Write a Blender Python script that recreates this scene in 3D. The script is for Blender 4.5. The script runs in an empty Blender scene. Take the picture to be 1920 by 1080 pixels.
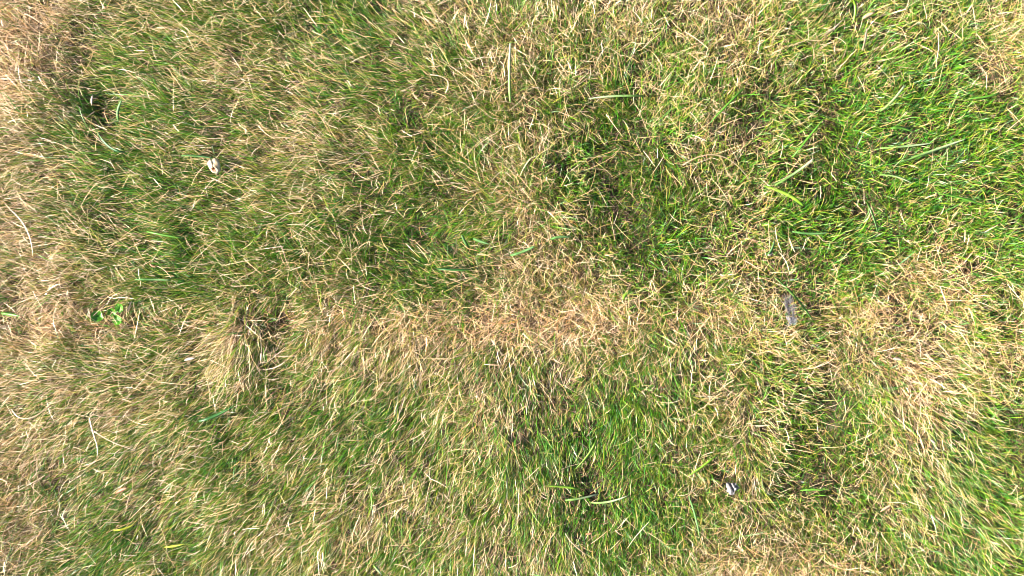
import bpy, math, random
import numpy as np
from mathutils import Vector

S = bpy.context.scene
rng = np.random.default_rng(11)
random.seed(5)
PX = 0.0007                                   # metres per photo pixel at the canopy

# ------------------------------------------------------------------ camera, sky, sun, exposure
cam_d = bpy.data.cameras.new('camera'); cam = bpy.data.objects.new('camera', cam_d)
S.collection.objects.link(cam); S.camera = cam
CAM_H = 1.28; CANOPY = 0.018
cam.location = (0, 0, CAM_H)
cam_d.sensor_width = 36
cam_d.lens = 18 / (0.672 / (CAM_H - CANOPY))
cam_d.clip_start = 0.02; cam_d.clip_end = 500

SUN_EL, SUN_AZ = math.radians(32), math.atan2(-1.0, -0.12)      # azimuth clockwise from +Y
W = bpy.data.worlds.new('World'); S.world = W; W.use_nodes = True
nt = W.node_tree; bg = nt.nodes['Background']
sky = nt.nodes.new('ShaderNodeTexSky'); sky.sky_type = 'NISHITA'; sky.sun_disc = False
sky.sun_elevation = SUN_EL; sky.sun_rotation = SUN_AZ
nt.links.new(sky.outputs[0], bg.inputs[0]); bg.inputs[1].default_value = 0.05
sd = bpy.data.lights.new('sun', 'SUN'); sd.energy = 5.0; sd.angle = math.radians(0.5); sd.color = (1.0, 0.95, 0.87)
sun = bpy.data.objects.new('sun', sd); S.collection.objects.link(sun)
sv = Vector((math.sin(SUN_AZ)*math.cos(SUN_EL), math.cos(SUN_AZ)*math.cos(SUN_EL), math.sin(SUN_EL)))
sun.rotation_euler = sv.to_track_quat('Z', 'Y').to_euler()
S.view_settings.view_transform = 'Standard'; S.view_settings.look = 'None'
S.view_settings.gamma = 1; S.view_settings.exposure = 2.48
S.view_settings.use_curve_mapping = False
S.cycles.pixel_filter_type = 'BLACKMAN_HARRIS'; S.cycles.filter_width = 0.95

# ------------------------------------------------------------------ helpers
def X(px): return (px - 960) * PX
def Y(py): return (540 - py) * PX
def tag(o, label=None, cat=None, group=None, kind=None):
    if label: o['label'] = label
    if cat: o['category'] = cat
    if group: o['group'] = group
    if kind: o['kind'] = kind
    return o

_tabs = [np.random.default_rng(100+i).random((257, 257)) for i in range(8)]
def vnoise(x, y, scale, seed=0):
    t = _tabs[seed % 8]
    u = x/scale + 57.3 + seed*13.7; v = y/scale + 91.1 + seed*7.9
    i = np.floor(u).astype(int); j = np.floor(v).astype(int)
    f = u-i; g = v-j; f = f*f*(3-2*f); g = g*g*(3-2*g)
    i0 = i % 256; j0 = j % 256; i1 = (i+1) % 256; j1 = (j+1) % 256
    return (t[i0, j0]*(1-f)+t[i1, j0]*f)*(1-g)+(t[i0, j1]*(1-f)+t[i1, j1]*f)*g - 0.5
def fbm(x, y, scale, seed=0):
    return vnoise(x, y, scale, seed) + .5*vnoise(x, y, scale*.5, seed+1) + .25*vnoise(x, y, scale*.25, seed+2)

def grid_field(rows):
    a = np.array([[int(c) for c in r] for r in rows], float)/9
    def f(x, y):
        u = np.clip((x/PX+960-40)/80, 0, a.shape[1]-1.001); v = np.clip((540-y/PX-40)/80, 0, a.shape[0]-1.001)
        i = u.astype(int); j = v.astype(int); fu = u-i; fv = v-j
        fu = fu*fu*(3-2*fu)*.6+fu*.4; fv = fv*fv*(3-2*fv)*.6+fv*.4
        return (a[j, i]*(1-fu)+a[j, i+1]*fu)*(1-fv)+(a[j+1, i]*(1-fu)+a[j+1, i+1]*fu)*fv
    return f

# share of living (green) blades over the lawn, 80 px cells
GREEN = grid_field([
 "114344566434443332575553",
 "015543455553345554556763",
 "147654445654456556677876",
 "236544334665368645678887",
 "235655445663458754788878",
 "224566566786347865688557",
 "213565545664235653575336",
 "213432432221112332432235",
 "223432533344445555533133",
 "233344556643567653575146",
 "234445555554688653675356",
 "245454544345478754675456",
 "256564443454567754345566",
 "256553445654456532124566"])

def blob(x, y, cx, cy, rx, ry, rot=0):
    dx = x-X(cx); dy = y-Y(cy); c, s = math.cos(rot), math.sin(rot)
    u = (dx*c+dy*s)/(rx*PX); v = (-dx*s+dy*c)/(ry*PX)
    return np.exp(-(u*u+v*v))

# mounds and dips of the turf: (px, py, rx, ry, rotation, height in mm)
RELIEF = [
 (60,110,90,110,0,22),(40,270,90,70,0,10),(455,650,42,75,0.1,26),(640,600,70,45,0,12),(1010,600,140,40,0,9),
 (1660,700,70,90,0,20),(1460,620,60,40,0,10),(1780,540,70,50,0,10),(1880,90,40,60,0,10),(120,720,140,60,0,12),
 (330,210,90,60,0,8),(560,300,90,70,0,8),(980,330,80,70,0,8),(980,430,60,70,0,12),(1390,420,60,60,0,12),(1400,170,90,80,0,8),
 (1400,820,45,90,0,14),(900,780,40,70,0,8),(950,850,35,70,0.3,14),(1700,900,50,80,0,8),(1760,800,50,120,0.3,16),(1500,1060,150,40,0,16),
 (500,450,90,40,0,6),(1720,150,60,50,0,6),(300,800,120,60,0.6,10),(640,980,100,50,0.6,10),(750,640,70,30,0,10),(1230,620,60,40,0,10),
 (185,120,40,110,0,-13),(215,210,60,45,0,-12),(520,588,50,24,0,-20),(520,660,50,60,0,-10),(290,586,140,13,0,-20),(30,590,60,18,0,-16),
 (800,455,95,45,0,-20),(1130,300,50,70,0,-20),(1170,430,60,60,0,-12),(1620,390,45,50,0,-20),(1560,690,26,90,0,-24),(1535,800,40,50,0,-18),
 (1490,870,40,70,0,-18),(1110,870,50,70,0,-20),(1050,720,60,50,0,-10),(1850,130,40,60,0,-18),(1900,340,40,60,0,-16),(1890,570,40,25,0,-18),
 (760,10,60,30,0,-8),(130,860,40,60,-0.5,-14),(350,890,60,30,0,-8),(1520,300,50,70,0,-14),(1480,500,60,60,0,-14),(1700,110,50,60,0,-8),
 (1780,240,60,60,0,-8),(220,400,60,50,0,-8),(820,210,60,40,0,-8),(1880,860,40,120,0.2,-14),(1650,580,30,40,0,-8),(690,480,40,25,0,-10),
 (120,990,50,60,0,-8),(340,1000,60,40,0,-8)]
def relief(x, y):
    z = np.zeros_like(x)
    for cx, cy, rx, ry, r, h in RELIEF: z = z + blob(x, y, cx, cy, rx, ry, r)*h*0.001
    return z
def terrain(x, y):
    return 0.64*relief(x, y) + 0.006*fbm(x, y, 0.09, 3) + 0.006*fbm(x, y, 0.040, 1) + 0.004*vnoise(x, y, 0.018, 6)

# pink-brown, long dead patches
PINK = [(960,596,1050,26,.9),(30,90,80,90,1),(100,600,110,60,.8),(950,600,330,50,1),(760,580,120,40,.6),(1100,600,110,60,.8),(1330,580,70,70,.8),(1640,560,120,70,.8),
        (1780,530,80,70,1),(1690,720,50,80,.9),(1890,90,40,60,.9),(1890,650,40,60,1),(900,770,40,50,1),(1560,1050,190,40,.9),(830,240,60,40,.6),
        (560,700,60,80,.4),(40,920,60,120,.6),(700,1000,120,60,.4),(1000,380,60,50,.6),(1390,460,60,60,.7),(1310,120,60,60,.4)]
def pink(x, y):
    p = np.zeros_like(x)
    for cx, cy, rx, ry, w in PINK: p = np.maximum(p, w*blob(x, y, cx, cy, rx, ry))
    return p

# ------------------------------------------------------------------ materials
def new_mat(name):
    m = bpy.data.materials.new(name); m.use_nodes = True
    n = m.node_tree.nodes; n.clear()
    return m, n, m.node_tree.links
def leaf_shader(n, l, col, rough=.42, spec=.5, trans=.13):
    out = n.new('ShaderNodeOutputMaterial'); p = n.new('ShaderNodeBsdfPrincipled'); t = n.new('ShaderNodeBsdfTranslucent')
    mx = n.new('ShaderNodeMixShader'); mx.inputs[0].default_value = trans
    p.inputs['Roughness'].default_value = rough; p.inputs['Specular IOR Level'].default_value = spec
    l.new(col, p.inputs['Base Color']); l.new(col, t.inputs['Color'])
    l.new(p.outputs[0], mx.inputs[1]); l.new(t.outputs[0], mx.inputs[2]); l.new(mx.outputs[0], out.inputs[0])
    return p
RAMP = [(0.0, (.006,.036,.006)), (.18, (.018,.115,.004)), (.36, (.076,.215,.004)), (.48, (.160,.220,.006)),
        (.60, (.290,.205,.050)), (.78, (.430,.300,.145)), (1.0, (.580,.460,.325))]
def grass_mat():
    m, n, l = new_mat('grass_blades')
    a = n.new('ShaderNodeAttribute'); a.attribute_name = 'dry'
    b = n.new('ShaderNodeAttribute'); b.attribute_name = 'tint'
    r = n.new('ShaderNodeValToRGB'); e = r.color_ramp.elements
    e[0].position = RAMP[0][0]; e[0].color = (*RAMP[0][1], 1); e[1].position = 1; e[1].color = (*RAMP[-1][1], 1)
    for p, c in RAMP[1:-1]:
        q = e.new(p); q.color = (*c, 1)
    l.new(a.outputs['Fac'], r.inputs[0])
    hs = n.new('ShaderNodeMix'); hs.data_type = 'RGBA'; hs.blend_type = 'MULTIPLY'; hs.inputs[0].default_value = 1
    tr = n.new('ShaderNodeValToRGB'); te = tr.color_ramp.elements
    te[0].color = (.66,.66,.68,1); te[1].color = (1.0,.66,.45,1)
    q = te.new(.5); q.color = (1,1,1,1)
    l.new(b.outputs['Fac'], tr.inputs[0])
    l.new(r.outputs[0], hs.inputs[6]); l.new(tr.outputs[0], hs.inputs[7])
    leaf_shader(n, l, hs.outputs[2])
    return m
M_GRASS = grass_mat()
THATCH = [(0, (.020,.014,.009)), (.5, (.070,.043,.024)), (1, (.15,.092,.046))]
def thatch_mat():
    m, n, l = new_mat('rotted_litter')
    b = n.new('ShaderNodeAttribute'); b.attribute_name = 'tint'
    r = n.new('ShaderNodeValToRGB'); e = r.color_ramp.elements
    e[0].color = (*THATCH[0][1], 1); e[1].color = (*THATCH[2][1], 1); q = e.new(.5); q.color = (*THATCH[1][1], 1)
    l.new(b.outputs['Fac'], r.inputs[0]); leaf_shader(n, l, r.outputs[0], .7, .2, .1)
    return m
M_THATCH = thatch_mat()
def soil_mat():
    m, n, l = new_mat('soil_and_thatch')
    out = n.new('ShaderNodeOutputMaterial'); p = n.new('ShaderNodeBsdfPrincipled'); p.inputs['Roughness'].default_value = .95
    g = n.new('ShaderNodeNewGeometry')
    t = n.new('ShaderNodeTexNoise'); t.inputs['Scale'].default_value = 160; t.inputs['Detail'].default_value = 6
    r = n.new('ShaderNodeValToRGB'); e = r.color_ramp.elements
    e[0].position = .35; e[0].color = (.016,.011,.007,1); e[1].position = .7; e[1].color = (.055,.036,.020,1)
    t2 = n.new('ShaderNodeTexNoise'); t2.inputs['Scale'].default_value = 5; t2.inputs['Detail'].default_value = 8
    mx = n.new('ShaderNodeMix'); mx.data_type = 'RGBA'; mx.inputs[7].default_value = (.05,.06,.02,1)
    l.new(g.outputs['Position'], t.inputs['Vector']); l.new(g.outputs['Position'], t2.inputs['Vector'])
    l.new(t.outputs[0], r.inputs[0]); l.new(t2.outputs[0], mx.inputs[0]); l.new(r.outputs[0], mx.inputs[6])
    l.new(mx.outputs[2], p.inputs['Base Color'])
    b = n.new('ShaderNodeBump'); b.inputs['Strength'].default_value = .6; b.inputs['Distance'].default_value = .004
    l.new(t.outputs[0], b.inputs['Height']); l.new(b.outputs[0], p.inputs['Normal'])
    l.new(p.outputs[0], out.inputs[0])
    return m

# ------------------------------------------------------------------ ground, one sheet
fine = np.linspace(-1.6, 1.6, 321); far = np.array([2, 3, 5, 9, 16, 30, 60.])
ax = np.concatenate([-far[::-1], fine, far])
gx, gy = np.meshgrid(ax, ax); gz = terrain(gx.ravel(), gy.ravel())
n1 = len(ax)
idx = np.arange(n1*n1).reshape(n1, n1)
faces = np.stack([idx[:-1,:-1], idx[:-1,1:], idx[1:,1:], idx[1:,:-1]], -1).reshape(-1, 4)
def mesh_np(name, verts, quads, mat, attrs=None, smooth=True):
    me = bpy.data.meshes.new(name)
    me.vertices.add(len(verts)); me.vertices.foreach_set('co', np.ascontiguousarray(verts, np.float32).ravel())
    me.loops.add(quads.size); me.loops.foreach_set('vertex_index', np.ascontiguousarray(quads, np.int32).ravel())
    me.polygons.add(len(quads))
    me.polygons.foreach_set('loop_start', np.arange(0, quads.size, 4, dtype=np.int32))
    me.polygons.foreach_set('loop_total', np.full(len(quads), 4, np.int32))
    if smooth: me.polygons.foreach_set('use_smooth', np.ones(len(quads), bool))
    for k, v in (attrs or {}).items():
        a = me.attributes.new(k, 'FLOAT', 'POINT'); a.data.foreach_set('value', np.ascontiguousarray(v, np.float32))
    me.update(calc_edges=True); me.materials.append(mat)
    o = bpy.data.objects.new(name, me); S.collection.objects.link(o)
    return o
tag(mesh_np('ground', np.stack([gx.ravel(), gy.ravel(), gz], 1), faces, soil_mat()), 'dark brown soil under the patchy lawn', 'ground', kind='structure')

# ------------------------------------------------------------------ grass
HX, HY = 0.672, 0.378
def scatter(density, margin=0.05, outer=0.28, outer_frac=.4):
    w, h = 2*(HX+outer), 2*(HY+outer)
    n = int(density*w*h)
    x = (rng.random(n)-.5)*w; y = (rng.random(n)-.5)*h
    inner = (np.abs(x) < HX+margin) & (np.abs(y) < HY+margin)
    k = inner | (rng.random(n) < outer_frac)
    return x[k], y[k]

def blades(x, y, z0, az, L, w, e0, e1, curl, roll, dry0, dry1, tint, K=6, kink=None, blunt=.35, pw=1.0):
    N = len(x); ds = L/(K-1)
    P = np.zeros((N, K, 3)); T = np.zeros((N, K, 3))
    cx, cy, cz = x.copy(), y.copy(), z0.copy()
    for k in range(K):
        s = k/(K-1)
        el = e0+(e1-e0)*s**pw; a = az+curl*s
        if kink is not None: a = a+np.where(s > kink[0], kink[1], 0)
        t = np.stack([np.cos(el)*np.cos(a), np.cos(el)*np.sin(a), np.sin(el)], 1)
        P[:, k, 0] = cx; P[:, k, 1] = cy; P[:, k, 2] = cz; T[:, k] = t
        cx = cx+t[:, 0]*ds; cy = cy+t[:, 1]*ds; cz = cz+t[:, 2]*ds
    fl = terrain(P[:, :, 0].ravel(), P[:, :, 1].ravel()).reshape(N, K)+.0015
    P[:, :, 2] = np.where(P[:, :, 2] < fl, fl+(fl-P[:, :, 2])*.15, P[:, :, 2])
    side = np.cross(T, np.array([0, 0, 1.0])); side /= np.linalg.norm(side, axis=2, keepdims=True)+1e-9
    up = np.cross(side, T)
    rl = roll[:, None]
    wd = side*np.cos(rl)[..., None]+up*np.sin(rl)[..., None]
    s = np.linspace(0, 1, K); prof = np.interp(s, [0, .25, .7, 1], [.75, 1, .8, blunt])
    hw = (w[:, None]*.5*prof[None])[..., None]
    V = np.empty((N, K, 2, 3)); V[:, :, 0] = P-wd*hw; V[:, :, 1] = P+wd*hw
    base = (np.arange(N)*K*2)[:, None]; k2 = np.arange(K-1)[None]*2
    F = np.stack([base+k2, base+k2+1, base+k2+3, base+k2+2], -1).reshape(-1, 4)
    D = dry0[:, None]+(dry1-dry0)[:, None]*np.clip((s[None]-.35)/.5, 0, 1)
    D = np.repeat(D[..., None], 2, 2).ravel(); Tn = np.repeat(tint, K*2)
    return V.reshape(-1, 3), F, np.clip(D, 0, 1), np.clip(Tn, 0, 1), P
def join(parts):
    vs, fs, ds, ts, off = [], [], [], [], 0
    for v, f, d, t, _ in parts:
        vs.append(v); fs.append(f+off); ds.append(d); ts.append(t); off += len(v)
    return np.concatenate(vs), np.concatenate(fs), {'dry': np.concatenate(ds), 'tint': np.concatenate(ts)}
def N_(n, m, s): return rng.normal(m, s, n)
def U_(n, a, b): return rng.uniform(a, b, n)

# lay of the grass: it falls away from a point right of the middle, and off the mounds
LAY = [  # (px, py, rx, ry, direction in degrees counter-clockwise from +X, weight)
 (120,100,160,120,170,1.2),(300,250,260,140,172,1.4),(250,430,260,90,168,1.2),(120,690,170,60,155,1.3),(420,690,70,60,235,1.6),
 (250,850,280,140,222,2.0),(560,880,200,180,228,2.0),(500,480,150,70,10,.8),(700,90,120,80,155,1.0),(900,820,120,150,255,1.6),
 (1000,820,60,110,295,2.0),(1120,840,90,120,265,1.4),(780,980,140,100,235,1.6),(1000,1010,110,80,265,1.6),(1690,750,70,90,270,1.6),
 (1790,860,70,160,300,2.2),(1780,1000,120,90,298,1.6),(1740,280,120,50,35,.4),(1780,170,90,60,55,.4),(1300,640,60,60,245,1.2),
 (960,600,260,40,265,.25),(1400,850,60,110,240,1.0),(1500,1040,160,50,215,.8),(460,640,40,60,250,1.6),(640,640,70,60,240,1.2),(1640,50,60,60,80,.8),
 (800,450,90,50,150,.9),(1130,330,60,90,260,.5)]
def lay(x, y):
    rx = x-X(1330); ry = y-Y(330); d = np.hypot(rx, ry)+1e-6
    k = np.clip(d/0.45, 0, 1)*np.where(rx > 0, .35, .9)
    vx = rx/d*k; vy = ry/d*k
    for cx, cy, a, b, deg, w in LAY:
        g = blob(x, y, cx, cy, a, b)*w; r = math.radians(deg)
        vx = vx+g*math.cos(r); vy = vy+g*math.sin(r)
    e = .004; gxx = (relief(x+e, y)-relief(x-e, y))/(2*e); gyy = (relief(x, y+e)-relief(x, y-e))/(2*e)
    vx = vx-gxx*.8+.7*fbm(x, y, .07, 1); vy = vy-gyy*.8+.7*fbm(x, y, .07, 4)
    return np.arctan2(vy, vx), np.clip(np.hypot(vx, vy), 0, 2)

# open spots where the soil shows between the turf: (px, py, rx, ry, share of blades missing)
GAPS = [(40,90,70,80,.35),(1000,605,120,40,.3),(30,560,40,40,.3),(205,590,40,13,.93),(290,586,80,12,.9),(515,583,50,11,.9),(30,592,45,10,.8),(1892,572,26,9,.8),(1495,592,12,20,.7),(1360,902,14,12,.7),
        (1625,392,18,16,.6),(1558,680,14,50,.55),(1560,60,20,20,.3),(1130,300,30,40,.3),(770,12,30,12,.5),(120,880,30,25,.35),(1075,720,14,30,.35)]
def gaps(x, y):
    p = np.zeros_like(x)
    for cx, cy, rx, ry, w in GAPS: p = np.maximum(p, w*blob(x, y, cx, cy, rx, ry))
    return p
def turf(density):
    x, y = scatter(density)
    rel = relief(x, y)/.02
    # fewer plants in the dips and the open seams
    keep = rng.random(len(x)) < np.clip(1+.30*np.minimum(rel, 0)+.9*fbm(x, y, .026, 2)-.20*np.clip((x-X(900))/.35, 0, 1), .25, 1)
    keep &= rng.random(len(x)) > gaps(x, y)
    x, y, rel = x[keep], y[keep], rel[keep]
    # tussocks: roots drawn together
    n = len(x); g = np.clip(.575+(GREEN(x, y)-.45)*1.22+.16*fbm(x, y, .045, 5)+.38*fbm(x, y, .013, 2), 0.03, .98)
    pk = pink(x, y)
    az0, st = lay(x, y)
    right = np.clip((x-X(900))/.35, 0, 1); st = st*(1-.45*right)
    is_g = rng.random(n) < np.clip(g*1.05, 0, 1)
    spread = np.interp(st, [0, .6, 1.4], [1.5, .80, .42])
    az = az0+rng.normal(0, 1, n)*(spread+.55*pk)
    flat = np.clip(st, 0, 1.3)/1.3
    Lb = np.where(is_g, N_(n, .0195, .0062), N_(n, .0170, .0068))*(1+.55*fbm(x, y, .030, 3))*(1-.15*right)*np.exp(N_(n, 0, .30))
    L = np.clip(Lb, .006, .055)*np.clip(1+.16*rel, .72, 1.35)*(1-.5*gaps(x, y))*(1+.22*np.clip((X(800)-x)/.3, 0, 1))
    e0 = np.radians(np.clip(N_(n, 68, 15)+8*right-26*flat-np.where(is_g, 0, 8), 8, 90))
    e1 = e0-np.radians(np.clip(N_(n, 42, 24)+14*flat, 0, 110))
    curl = rng.normal(0, .26, n)
    roll = rng.normal(0, .8, n)
    w = np.where(is_g, np.clip(N_(n, .00062, .00020)+.00014*right, .00032, .0020), np.clip(N_(n, .00046, .00015), .00026, .0013))
    wide = (rng.random(n) < .05) & is_g; w = np.where(wide, w*1.6, w)
    dg = np.clip(N_(n, .23, .14)+.18*(1-g), .0, .50)
    dd = np.clip(N_(n, .77, .13)+.06*pk, .5, 1)
    dry0 = np.where(is_g, dg, dd)
    tipdry = is_g & (rng.random(n) < .32)
    dry1 = np.where(is_g, np.where(tipdry, U_(n, .45, .85), dry0+.06), dry0+N_(n, .04, .06))
    tint = np.where(is_g, np.clip(N_(n, .46, .16), 0, .62), np.clip(N_(n, .55, .17)+.34*pk*rng.random(n), 0, 1))
    kk = (U_(n, .25, .8), np.where(rng.random(n) < np.where(is_g, .06, .3), rng.normal(0, .8, n), 0))
    z0 = terrain(x, y)
    parts = []
    for sel, bl in ((is_g, .22), (~is_g, .45)):
        a = lambda q: q[sel]
        parts.append(blades(a(x), a(y), a(z0), a(az), a(L), a(w), a(e0), a(e1), a(curl), a(roll), a(dry0), a(dry1), a(tint), kink=(a(kk[0]), a(kk[1])), blunt=bl, K=5))
    return parts

def thatch(density):
    x, y = scatter(density); n = len(x)
    pk = pink(x, y); z0 = terrain(x, y)+U_(n, .001, .006)
    return [blades(x, y, z0, U_(n, 0, 2*math.pi), U_(n, .006, .022), U_(n, .0006, .0018), np.radians(N_(n, 8, 14)), np.radians(N_(n, -4, 14)),
            rng.normal(0, .5, n), rng.normal(0, .5, n), np.clip(N_(n, .66, .10), .5, .9), np.clip(N_(n, .66, .12), .5, .95),
            np.clip(N_(n, .45, .25)+.35*pk, 0, 1), K=4, blunt=.7)]

turf_parts = turf(385000)
# canopy height map from the blades, to lay loose things on top of it
CELL = .006; GW, GH = int(2.4/CELL), int(1.8/CELL)
cano = np.zeros((GH, GW))
for p in turf_parts:
    q = p[4][:, 1:].reshape(-1, 3)
    i = np.clip(((q[:, 0]+1.2)/CELL).astype(int), 0, GW-1); j = np.clip(((q[:, 1]+.9)/CELL).astype(int), 0, GH-1)
    np.maximum.at(cano, (j, i), q[:, 2])
def smooth(a, k):
    for _ in range(k):
        a = (a+np.roll(a, 1, 0)+np.roll(a, -1, 0)+np.roll(a, 1, 1)+np.roll(a, -1, 1))/5
    return a
cano = smooth(cano, 4)
def canopy(x, y):
    i = np.clip(((np.asarray(x)+1.2)/CELL).astype(int), 0, GW-1); j = np.clip(((np.asarray(y)+.9)/CELL).astype(int), 0, GH-1)
    return cano[j, i]

def loose(density):
    x, y = scatter(density); n = len(x)
    g = GREEN(x, y); k = rng.random(n) < np.clip(1.1-g*1.2, .15, 1)*(1-gaps(x, y)); x, y = x[k], y[k]; n = len(x)
    pk = pink(x, y); az0, st = lay(x, y)
    az = az0+rng.normal(0, 1, n)*np.interp(st, [0, .6, 1.4], [1.6, 1.1, .65])
    z0 = np.maximum(canopy(x, y)-U_(n, .003, .010), terrain(x, y)+.004)
    L = np.clip(N_(n, .017, .007)*np.exp(N_(n, 0, .35)), .006, .07)
    return [blades(x, y, z0, az, L, np.clip(N_(n, .00056, .00017), .0003, .0013), np.radians(N_(n, 14, 10)), np.radians(N_(n, -12, 14)),
            rng.normal(0, .35, n), rng.normal(0, .5, n), np.clip(N_(n, .80, .12), .55, 1), np.clip(N_(n, .83, .12), .55, 1),
            np.clip(N_(n, .5, .12)+.35*pk*rng.random(n), 0, 1), K=5, blunt=.5,
            kink=(U_(n, .2, .8), np.where(rng.random(n) < .3, rng.normal(0, .7, n), 0)))]

v, f, a = join(thatch(60000)); o = mesh_np('dead_thatch', v, f, M_THATCH, a)
tag(o, 'brown matted dead grass litter low in the turf', 'thatch', kind='stuff')
v, f, a = join(turf_parts); o = mesh_np('lawn_grass', v, f, M_GRASS, a)
tag(o, 'patchy lawn of fine green and straw coloured grass blades', 'grass', kind='stuff')
v, f, a = join(loose(30000)); o = mesh_np('loose_straw', v, f, M_GRASS, a)
tag(o, 'pale dry straws lying loose on top of the lawn', 'straw', kind='stuff')

# ------------------------------------------------------------------ single things lying or standing in the lawn
def at(px, py, dz=0.0):
    z = CANOPY
    for _ in range(3):
        x = (px-960)*PX*(CAM_H-z)/(CAM_H-CANOPY); y = (540-py)*PX*(CAM_H-z)/(CAM_H-CANOPY)
        z = float(canopy(x, y))+dz
    return x, y, z
def simple_mat(name, base, tip=None, rough=.45, spec=.5, trans=.25, scale=(900, 900, 900), var=.25):
    """blade or petal colour with fine streaks; 'along' runs 0..1 from base to tip"""
    m, n, l = new_mat(name)
    a = n.new('ShaderNodeAttribute'); a.attribute_name = 'along'
    r = n.new('ShaderNodeValToRGB'); e = r.color_ramp.elements
    e[0].position = .25; e[0].color = (*base, 1); e[1].position = .95; e[1].color = (*(tip or base), 1)
    t = n.new('ShaderNodeTexNoise'); t.inputs['Scale'].default_value = 700; t.inputs['Detail'].default_value = 4
    tc = n.new('ShaderNodeTexCoord'); l.new(tc.outputs['Object'], t.inputs['Vector'])
    mp = n.new('ShaderNodeMapRange'); mp.inputs[1].default_value = .3; mp.inputs[2].default_value = .7
    mp.inputs[3].default_value = 1-var; mp.inputs[4].default_value = 1+var*.4
    l.new(t.outputs[0], mp.inputs[0]); l.new(a.outputs['Fac'], r.inputs[0])
    mx = n.new('ShaderNodeVectorMath'); mx.operation = 'SCALE'
    mp.inputs[3].default_value *= .66; mp.inputs[4].default_value *= .66
    l.new(r.outputs[0], mx.inputs[0]); l.new(mp.outputs[0], mx.inputs['Scale'])
    leaf_shader(n, l, mx.outputs[0], rough, spec, trans)
    return m
MAT = {
 'green': simple_mat('bright_green_leaf', (.10,.27,.015), (.13,.32,.03)),
 'dark': simple_mat('dark_green_leaf', (.03,.13,.02), (.05,.18,.02)),
 'lime': simple_mat('lime_leaf', (.22,.40,.02), (.26,.44,.04)),
 'blue': simple_mat('glaucous_leaf', (.10,.24,.05), (.17,.32,.11), rough=.6, spec=.3),
 'silver': simple_mat('pale_glaucous_leaf', (.22,.40,.08), (.50,.56,.34), rough=.5, spec=.35),
 'yellow': simple_mat('yellow_leaf', (.46,.50,.02), (.52,.54,.06)),
 'straw': simple_mat('pale_straw', (.44,.32,.17), (.54,.43,.29)),
 'tan': simple_mat('tan_dead_leaf', (.46,.29,.16), (.52,.36,.22), trans=.1),
 'rust': simple_mat('rusty_leaf', (.42,.17,.08), (.50,.26,.14), trans=.1),
 'white': simple_mat('bleached_leaf', (.40,.31,.23), (.46,.37,.29), trans=.1),
}
def grid_faces(nu, nv, wrap=False):
    F = []
    for i in range(nu-1):
        for j in range(nv if wrap else nv-1):
            k = (j+1) % nv
            F.append((i*nv+j, i*nv+k, (i+1)*nv+k, (i+1)*nv+j))
    return F
def mesh(name, V, F, mat, along=None, parent=None):
    me = bpy.data.meshes.new(name); me.from_pydata([tuple(map(float, v)) for v in V], [], F)
    if along is not None:
        a = me.attributes.new('along', 'FLOAT', 'POINT'); a.data.foreach_set('value', np.asarray(along, np.float32))
    for p in me.polygons: p.use_smooth = True
    me.materials.append(mat); me.update()
    o = bpy.data.objects.new(name, me); S.collection.objects.link(o)
    if parent: o.parent = parent
    return o
def ribbon(pts, width, prof, fold=.35, roll=0.0):
    """a folded blade: a closed, thin cross-section of four points swept along the points"""
    pts = [Vector(p) for p in pts]; n = len(pts); V, A = [], []
    for i, p in enumerate(pts):
        t = (pts[min(i+1, n-1)]-pts[max(i-1, 0)]).normalized()
        side = t.cross(Vector((0, 0, 1))).normalized(); up = side.cross(t)
        c, s_ = math.cos(roll), math.sin(roll); sd_, u_ = side*c+up*s_, up*c-side*s_
        s = i/(n-1); w = width*.5*np.interp(s, prof[0], prof[1])
        for q in (p-sd_*w+u_*w*fold, p-u_*.00005, p+sd_*w+u_*w*fold, p-u_*.00035): V.append(q); A.append(s)
    F = grid_faces(n, 4, True)+[(3, 2, 1, 0), tuple((n-1)*4+k for k in range(4))]
    return V, F, A
PROF = {'taper': ([0,.2,.6,.9,1],[.6,.95,1,.55,.08]), 'cut': ([0,.2,.7,1],[.65,1,.95,.7]), 'leaf': ([0,.25,.5,.8,1],[.2,.8,1,.6,.05]), 'straw': ([0,.5,1],[1,.95,.6])}
def blade_path(pp, lift, n=15, dip=.006, tipdip=.002):
    """smooth path through photo points (base first) resting on the grass"""
    P = np.array(pp, float)
    tt = np.linspace(0, 1, len(P)); s = np.linspace(0, 1, n)
    if len(P) == 2:
        d = P[1]-P[0]; nrm = np.array([-d[1], d[0]]); q = P[0]+d*s[:, None]+nrm*(.05*np.sin(np.pi*s))[:, None]
    else:
        co = np.polyfit(tt, P, 2); q = co[0]*s[:, None]**2+co[1]*s[:, None]+co[2]
    z = np.array([at(a, b)[2] for a, b in q])
    z = np.polyval(np.polyfit(s, z, 2), s)+lift-dip*np.clip(1-s/.22, 0, 1)-tipdip*np.clip((s-.8)/.2, 0, 1)
    out = []
    for (a, b), zz in zip(q, z):
        k = (CAM_H-zz)/(CAM_H-CANOPY); out.append(((a-960)*PX*k, (540-b)*PX*k, zz))
    return out
def single(name, pp, wpx, mat, prof, label, cat, lift=.004, fold=.35, roll=0.0, dip=.006, group=None):
    path = blade_path(pp, lift, dip=dip); o0 = Vector(path[0])
    V, F, A = ribbon([Vector(p)-o0 for p in path], wpx*PX*.88, PROF[prof], fold, roll)
    o = mesh(name, V, F, MAT[mat], A); o.location = o0
    return tag(o, label, cat, group)
G = 'broad grass blades standing out from the lawn'
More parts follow.
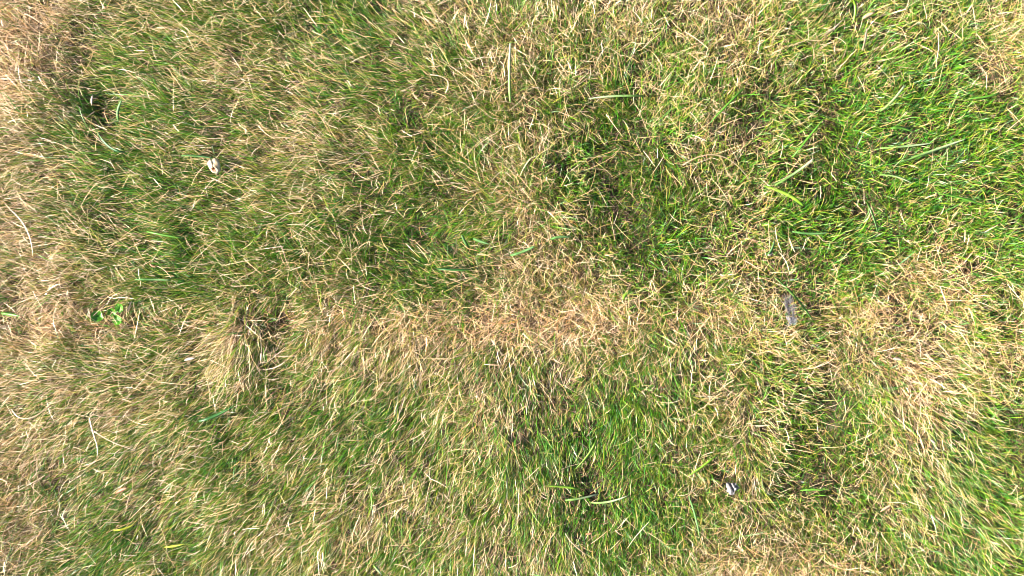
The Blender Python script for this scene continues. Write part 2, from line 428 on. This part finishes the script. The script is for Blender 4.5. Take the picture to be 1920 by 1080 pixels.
BL = [
 ([(957,193),(955,140),(957,80)], 5.5, 'silver', 'cut', 'upright pale blue-green broad blade, straight up the photo near the top centre'),
 ([(1207,180),(1155,180),(1103,185)], 4.5, 'silver', 'taper', 'thin pale green blade lying level, right of the upright blue-green blade'),
 ([(1507,386),(1475,364),(1430,348)], 7.5, 'lime', 'taper', 'widest lime green blade bending down to the right, right of centre'),
 ([(1453,347),(1490,325),(1525,298)], 5.5, 'silver', 'cut', 'whitish green cut blade slanting up to the right, just above the widest lime blade'),
 ([(1650,209),(1675,187),(1696,160)], 5, 'silver', 'cut', 'whitish green cut blade slanting up to the right in the upper right corner area'),
 ([(1486,295),(1510,265),(1548,218)], 4.5, 'green', 'taper', 'bright green blade slanting steeply up, above the whitish cut blade right of centre'),
 ([(1690,303),(1750,282),(1812,260)], 6, 'silver', 'taper', 'long green blade with bleached white tip, slanting up to the right at the right side'),
 ([(1650,278),(1700,274),(1750,268)], 4.5, 'silver', 'taper', 'pale level blade just above the long white tipped blade at the right'),
 ([(1648,328),(1680,331),(1712,345)], 4.5, 'silver', 'taper', 'pale blade drooping to the right, below the long white tipped blade'),
 ([(1670,241),(1690,240),(1714,249)], 6, 'green', 'taper', 'short broad arched bright green blade at the right'),
 ([(1453,520),(1495,562),(1527,607)], 5, 'green', 'taper', 'bright green blade passing right beside the grey feather'),
 ([(1060,938),(1090,934),(1121,926)], 5, 'silver', 'cut', 'pale whitish green blade lying level in the lower centre'),
 ([(1107,942),(1140,941),(1178,929)], 4.5, 'silver', 'taper', 'slightly curved pale green blade right of the whitish one in the lower centre'),
 ([(1085,917),(1060,913),(1022,911)], 5.5, 'lime', 'taper', 'yellow-green blade above the pale level blades in the lower centre'),
 ([(1345,852),(1315,876),(1289,893)], 5, 'lime', 'taper', 'lime green blade with curled lower end, above the grey crumpled scrap'),
 ([(957,479),(980,472),(1002,462)], 6, 'blue', 'cut', 'broad grey-green blade near the exact centre, slanting slightly up'),
 ([(1032,449),(1050,444),(1072,445)], 6, 'blue', 'taper', 'short broad grey-green blade right above the one at the centre'),
 ([(878,463),(871,452),(866,441)], 6, 'blue', 'cut', 'short stubby blue-green blade in the dark green dip left of centre'),
 ([(887,447),(900,452),(919,458)], 6, 'blue', 'taper', 'blue-green blade right of the stubby one in the dark dip'),
 ([(820,504),(850,506),(884,506)], 5, 'dark', 'taper', 'dark green level blade along the lower edge of the dark dip'),
 ([(373,790),(405,779),(441,760)], 7, 'dark', 'taper', 'dark green broad blade slanting up at the lower left'),
 ([(212,994),(235,991),(256,980)], 6, 'yellow', 'leaf', 'bright yellow-green leaf, the left one of two in the lower left corner'),
 ([(308,1026),(325,1024),(346,1020)], 5, 'yellow', 'leaf', 'bright yellow short leaf, the right one of two in the lower left corner'),
 ([(253,524),(285,524),(318,525)], 4.5, 'blue', 'cut', 'pale blue-green level blade above the round leaved weed'),
 ([(275,434),(310,441),(345,447)], 5, 'green', 'taper', 'green blade slanting slightly down, left of centre'),
 ([(1437,480),(1447,467),(1452,449)], 6, 'blue', 'taper', 'short bluish blade standing above the grey feather'),
 ([(1485,434),(1520,438),(1554,436)], 5, 'blue', 'taper', 'level bluish green blade higher above the grey feather'),
 ([(1623,376),(1637,405),(1647,442)], 5, 'green', 'taper', 'green blade hanging down across the dark dip at the right'),
 ([(1845,384),(1800,371),(1756,362)], 5, 'green', 'taper', 'long green blade near the right edge, slanting down to the right'),
 ([(222,226),(221,208),(228,189)], 5.5, 'blue', 'cut', 'grey-green short blade in the dark strip at the upper left'),
 ([(235,285),(205,275),(180,243)], 5, 'dark', 'taper', 'dark green curved blade below the dark strip at the upper left'),
 ([(340,292),(375,293),(405,298)], 4.5, 'blue', 'taper', 'slender bluish blade lying just above the cream shell'),
 ([(1600,0),(1604,20),(1598,45)], 6, 'lime', 'taper', 'lime green blade at the top edge right of centre'),
 ([(1875,172),(1855,180),(1815,185)], 5, 'green', 'taper', 'bright green blade lying level near the upper right corner'),
 ([(1395,165),(1365,195),(1330,232)], 5, 'green', 'taper', 'green blade slanting down to the left in the upper right half'),
 ([(1500,920),(1525,918),(1545,920)], 4, 'green', 'taper', 'thin green blade lying level in the lower right'),
 ([(1291,930),(1303,965),(1312,1008)], 4.5, 'blue', 'taper', 'bluish blade hanging straight down left below the grey crumpled scrap'),
 ([(1120,820),(1105,850),(1078,880)], 6, 'lime', 'taper', 'lime blade slanting down to the left in the green tuft at the lower centre'),
 ([(2,587),(18,589),(38,593)], 7, 'green', 'taper', 'broad bright green blade at the left edge beside the open seam'),
 ([(700,1060),(708,1068),(716,1078)], 6, 'silver', 'leaf', 'small pale green leaf at the bottom edge left of centre'),
]
for pp, w, m, pr, lab in BL:
    single('grass_blade', pp, w, m, pr, lab, 'grass blade', lift=.0035 if w < 7 else .005, group=G, roll=random.uniform(-.35, .35))

def leaf(pp, w, m, label, lift=.002, fold=.25, cat='leaf', name='dry_leaf'):
    return single(name, pp, w, m, 'leaf', label, cat, lift=lift, fold=fold, dip=.003)
leaf([(217,925),(230,918),(241,915)], 8, 'rust', 'small rusty pink curled dead leaf in the lower left')
leaf([(280,494),(287,499),(294,500)], 5, 'rust', 'tiny orange-brown leaf bit in the straw left of centre')
leaf([(345,676),(355,673),(367,671)], 7, 'white', 'small whitish green leaf scrap left of the pale grass tuft')
leaf([(1170,562),(1172,554),(1184,545)], 8, 'lime', 'small pointed light green leaf right of the brown centre ridge', name='green_leaf')
leaf([(1617,36),(1628,28),(1640,24)], 9, 'tan', 'brown dead leaf strip at the top edge in the dark gap')
leaf([(1650,960),(1662,952),(1672,946)], 7, 'tan', 'pinkish brown dead leaf strip in the lower right')
leaf([(1098,1002),(1104,1001),(1112,999)], 6, 'rust', 'tiny pink-brown leaf bit at the lower centre')
leaf([(172,198),(172,188),(174,177)], 5, 'white', 'bleached pinkish leaf stub in the dark strip at the upper left')
leaf([(1744,823),(1750,828),(1755,832)], 6, 'white', 'small pale pinkish leaf scrap at the lower right')
leaf([(1440,480),(1444,477),(1449,474)], 7, 'white', 'tiny yellowish white flower-like scrap above the grey feather')
leaf([(1675,672),(1684,673),(1692,675)], 7, 'white', 'tiny yellowish white scrap at the top of the right straw mound')
leaf([(1617,95),(1622,75),(1626,48)], 5, 'straw', 'upright pale straw leaf in the upper right dark patch')
leaf([(1540,68),(1560,56),(1583,34)], 5, 'straw', 'long pale straw leaf slanting up at the upper right')

# forked straw at the lower left: two stalks from one joint
fork = bpy.data.objects.new('forked_straw', None); S.collection.objects.link(fork)
fx, fy, fz = at(174, 808, .005); fork.location = (fx, fy, fz)
tag(fork, 'long whitish forked grass stalk lying on the lower left lawn', 'straw stalk')
for pp, w in (([(168,782),(174,808),(184,840)], 3.2), ([(174,806),(210,828),(256,845)], 2.4), ([(174,808),(182,835),(182,856)], 2.5)):
    path = [Vector(p)-Vector((fx, fy, fz)) for p in blade_path(pp, .005, dip=0)]
    V, F, A = ribbon(path, w*PX, PROF['straw'], .6)
    mesh('stalk', V, F, MAT['straw'], A, fork)
for pp, w, lab in (([(62,480),(50,430),(18,392)], 2.6, 'long thin curved straw at the left edge'),
                   ([(1280,310),(1350,292),(1410,345)], 2.4, 'thin arching straw left of the widest lime blade'),
                   ([(95,760),(50,785),(22,767)], 3, 'curved pale straw at the lower left edge'),
                   ([(1100,1040),(1075,1020),(1060,1000)], 3, 'curved pale straw at the bottom centre'),
                   ([(835,175),(838,150),(806,140)], 3, 'pale bent straw above the centre'),
                   ([(1830,800),(1745,765),(1700,700)], 2.4, 'long thin straw arching off the right straw mound')):
    single('straw_stalk', pp, w, 'straw', 'straw', lab, 'straw stalk', lift=.004, fold=.6, dip=.004)

# cream shell with an orange brown hollow
def shell():
    x, y, z = at(402, 311, .002)
    root = bpy.data.objects.new('shell_fragment', None); S.collection.objects.link(root); root.location = (x, y, z)
    tag(root, 'small cream white shell scrap with orange-brown hollow at the upper left', 'shell')
    m, n, l = new_mat('cream_shell')
    out = n.new('ShaderNodeOutputMaterial'); p = n.new('ShaderNodeBsdfPrincipled'); p.inputs['Roughness'].default_value = .5
    t = n.new('ShaderNodeTexNoise'); t.inputs['Scale'].default_value = 260; r = n.new('ShaderNodeValToRGB'); e = r.color_ramp.elements
    e[0].position = .3; e[0].color = (.17,.115,.06,1); e[1].position = .6; e[1].color = (.33,.27,.175,1)
    tc = n.new('ShaderNodeTexCoord'); l.new(tc.outputs['Object'], t.inputs['Vector']); l.new(t.outputs[0], r.inputs[0])
    l.new(r.outputs[0], p.inputs['Base Color']); l.new(p.outputs[0], out.inputs[0])
    m2 = simple_mat('shell_hollow', (.22,.075,.015), (.26,.10,.03), trans=0, var=.5)
    nu, nv = 30, 40; V = []
    ang = math.radians(-55)
    for i in range(nu):
        th = math.pi*(i+.02)/(nu-1+.04)
        for j in range(nv):
            ph = 2*math.pi*j/nv
            d = Vector((math.sin(th)*math.cos(ph), math.sin(th)*math.sin(ph), math.cos(th)))
            r_ = 1+.09*math.sin(3*ph+2.2*math.cos(th))+.05*math.sin(9*d.x+4*d.y)
            crease = math.exp(-((d.x*.8+d.y*.55-.05+.25*math.sin(2.5*d.y))/.07)**2)*max(d.z, 0)
            r_ -= .16*crease
            h = (d-Vector((-.22, -.62, .75)).normalized()).length
            r_ -= .50*math.exp(-(h/.46)**2)
            r_ += .10*math.exp(-((h-.64)/.12)**2)
            V.append(Vector((d.x*8.2*r_, d.y*10.2*r_, d.z*6.0*r_))*.001)
    F = grid_faces(nu, nv, True)
    hole = Vector((-.22, -.62, .75)).normalized(); A, B = [], []
    for f_ in F:
        c = sum((Vector((V[k].x/8.2, V[k].y/10.2, V[k].z/6)) for k in f_), Vector())/4
        (B if (c.normalized()-hole).length < .46 else A).append(f_)
    for nm, fs, mt in (('shell_wall', A, m), ('hollow', B, m2)):
        used = sorted({k for f_ in fs for k in f_}); ix = {k: i for i, k in enumerate(used)}
        mesh(nm, [V[k] for k in used], [tuple(ix[k] for k in f_) for f_ in fs], mt, None, root)
    root.rotation_euler = (.1, -.15, .35)
shell()

# grey feather with white down at its base
def feather():
    x, y, z = at(1484, 606, -.001)
    root = bpy.data.objects.new('feather', None); S.collection.objects.link(root); root.location = (x, y, z)
    tag(root, 'small grey feather with white downy base stuck in the straw', 'feather')
    mg = simple_mat('grey_barbs', (.10,.085,.085), (.30,.27,.27), trans=.2); mw = simple_mat('white_down', (.36,.36,.39), (.46,.46,.49), trans=.3)
    ms = simple_mat('quill', (.60,.55,.50), (.25,.22,.20), trans=0)
    ax_ = [Vector((-.0005*k-.00006*k*k*.5, .0030*k, .002+.0012*math.sin(k/10*3.1))) for k in range(11)]
    V, F, A = ribbon(ax_, .0011, PROF['straw'], .2); mesh('quill', V, F, ms, A, root)
    def barbs(name, mt, k0, k1, cnt, ln, wid, wild):
        Vs, Fs, As = [], [], []
        for i in range(cnt):
            k = random.uniform(k0, k1); i0 = min(int(k), 9); p = ax_[i0].lerp(ax_[i0+1], k-i0); sd_ = random.choice((-1, 1))
            a = math.radians(90-sd_*random.uniform(25, 60)*(1+wild)); L_ = ln*random.uniform(.5, 1.1)*(1-.75*max(k/10-.35, 0)/.65 if not wild else 1)
            pts = []
            for q in range(6):
                s = q/5; aa = a+sd_*.5*s+random.uniform(-.25, .25)*wild*2
                pts.append(p+Vector((math.cos(aa)*L_*s, math.sin(aa)*L_*s, .0022*math.sin(s*2.4)+random.uniform(-.0008, .0012)*(1+wild))))
            v_, f_, a_ = ribbon(pts, wid, PROF['straw'], .1); o_ = len(Vs)
            Vs += v_; Fs += [tuple(t+o_ for t in g) for g in f_]; As += a_
        mesh(name, Vs, Fs, mt, As, root)
    barbs('vane', mg, 2.0, 10, 100, .0125, .00050, .28)
    barbs('down', mw, -.0, 2.6, 60, .0075, .00045, 1.6)
feather()

# crumpled grey scrap at the lower right
def crumple():
    x, y, z = at(1372, 915, .001)
    m = simple_mat('grey_dry_scrap', (.20,.18,.17), (.28,.255,.245), rough=.8, trans=.1, var=.45)
    n_ = 26; V, A = [], []
    for lay_ in (0, 1):
        for i in range(n_):
            for j in range(n_):
                u = i/(n_-1)*2-1; v = j/(n_-1)*2-1
                # square to a ragged round outline
                a = math.atan2(v, u); r_ = max(abs(u), abs(v)); R_ = r_*(1+.16*math.sin(3*a+.6)+.10*math.sin(5*a+2)+.06*math.sin(9*a))
                px_, py_ = math.cos(a)*R_*.0078, math.sin(a)*R_*.0078
                h = .0042*(1-r_**2)+.0016*abs(math.sin(3.1*u+1.2*v+.4))+.0011*abs(math.sin(4.7*v-2.3*u))
                h -= .0046*math.exp(-((u*.8+v*.45-.12)/.13)**2)*(v > -.75)
                V.append((px_, py_, h-.0006*lay_-.002*lay_*(1-r_))); A.append(.5+.5*math.sin(5*u+3*v))
    F1 = grid_faces(n_, n_); F = F1+[tuple(reversed([k+n_*n_ for k in f_])) for f_ in F1]
    o = mesh('crumpled_leaf', V, F, m, A); o.location = (x, y, z)
    tag(o, 'small pale grey crumpled dry leaf with dark fold at the lower right', 'leaf')
crumple()

# round leaved weed in the open seam at the left
def weed():
    gx_, gy_ = (205-960)*PX, (540-592)*PX; gz_ = float(terrain(np.array([gx_]), np.array([gy_]))[0])
    root = bpy.data.objects.new('weed', None); S.collection.objects.link(root); root.location = (gx_, gy_, gz_)
    tag(root, 'small weed with four round glossy green leaves in the dark seam', 'weed')
    HB = max(float(canopy(gx_, gy_))-gz_-.0085, .010)
    mt = simple_mat('weed_leaf', (.045,.20,.008), (.10,.31,.015), rough=.35, spec=.4, trans=.2)
    st = simple_mat('weed_stem', (.10,.22,.04), trans=.1)
    for lx, ly, rad, ori, tilt, h in ((181,593,.0080,200,.35,HB),(224,578,.0064,60,.3,HB+.004),(219,600,.0070,-30,.25,HB+.002),(207,586,.0055,110,.5,HB-.002)):
        c = Vector(((lx-960)*PX-gx_, (540-ly)*PX-gy_, h)); o_ = math.radians(ori); V, A = [], []
        nr, na = 9, 28
        for i in range(nr):
            r_ = (i+.05)/(nr-1+.05)
            for j in range(na):
                a = 2*math.pi*j/na
                k = 1-.38*math.exp(-((math.pi-abs((a) % (2*math.pi)-0)) / .35)**2)      # notch where the stalk joins
                q = Vector((math.cos(a)*r_*k*rad, math.sin(a)*r_*k*rad*.92, .0022*r_*r_-.0012*math.exp(-(math.sin(a)*r_/.12)**2)+.0005*math.sin(5*a)*r_))
                q.z += q.x*tilt
                V.append(c+Vector((q.x*math.cos(o_)-q.y*math.sin(o_), q.x*math.sin(o_)+q.y*math.cos(o_), q.z))); A.append(r_)
        F = grid_faces(nr, na, True)+[tuple(range(na))]
        mesh('leaf', V, F, mt, A, root)
        e_ = c-Vector((math.cos(o_), math.sin(o_), 0))*rad*.6
        pts = [Vector((0, 0, .001)).lerp(e_, s)+Vector((0, 0, .006*math.sin(math.pi*s))) for s in np.linspace(0, 1, 8)]
        V, F, A = ribbon(pts, .0013, PROF['straw'], .3); mesh('stem', V, F, st, A, root)
weed()
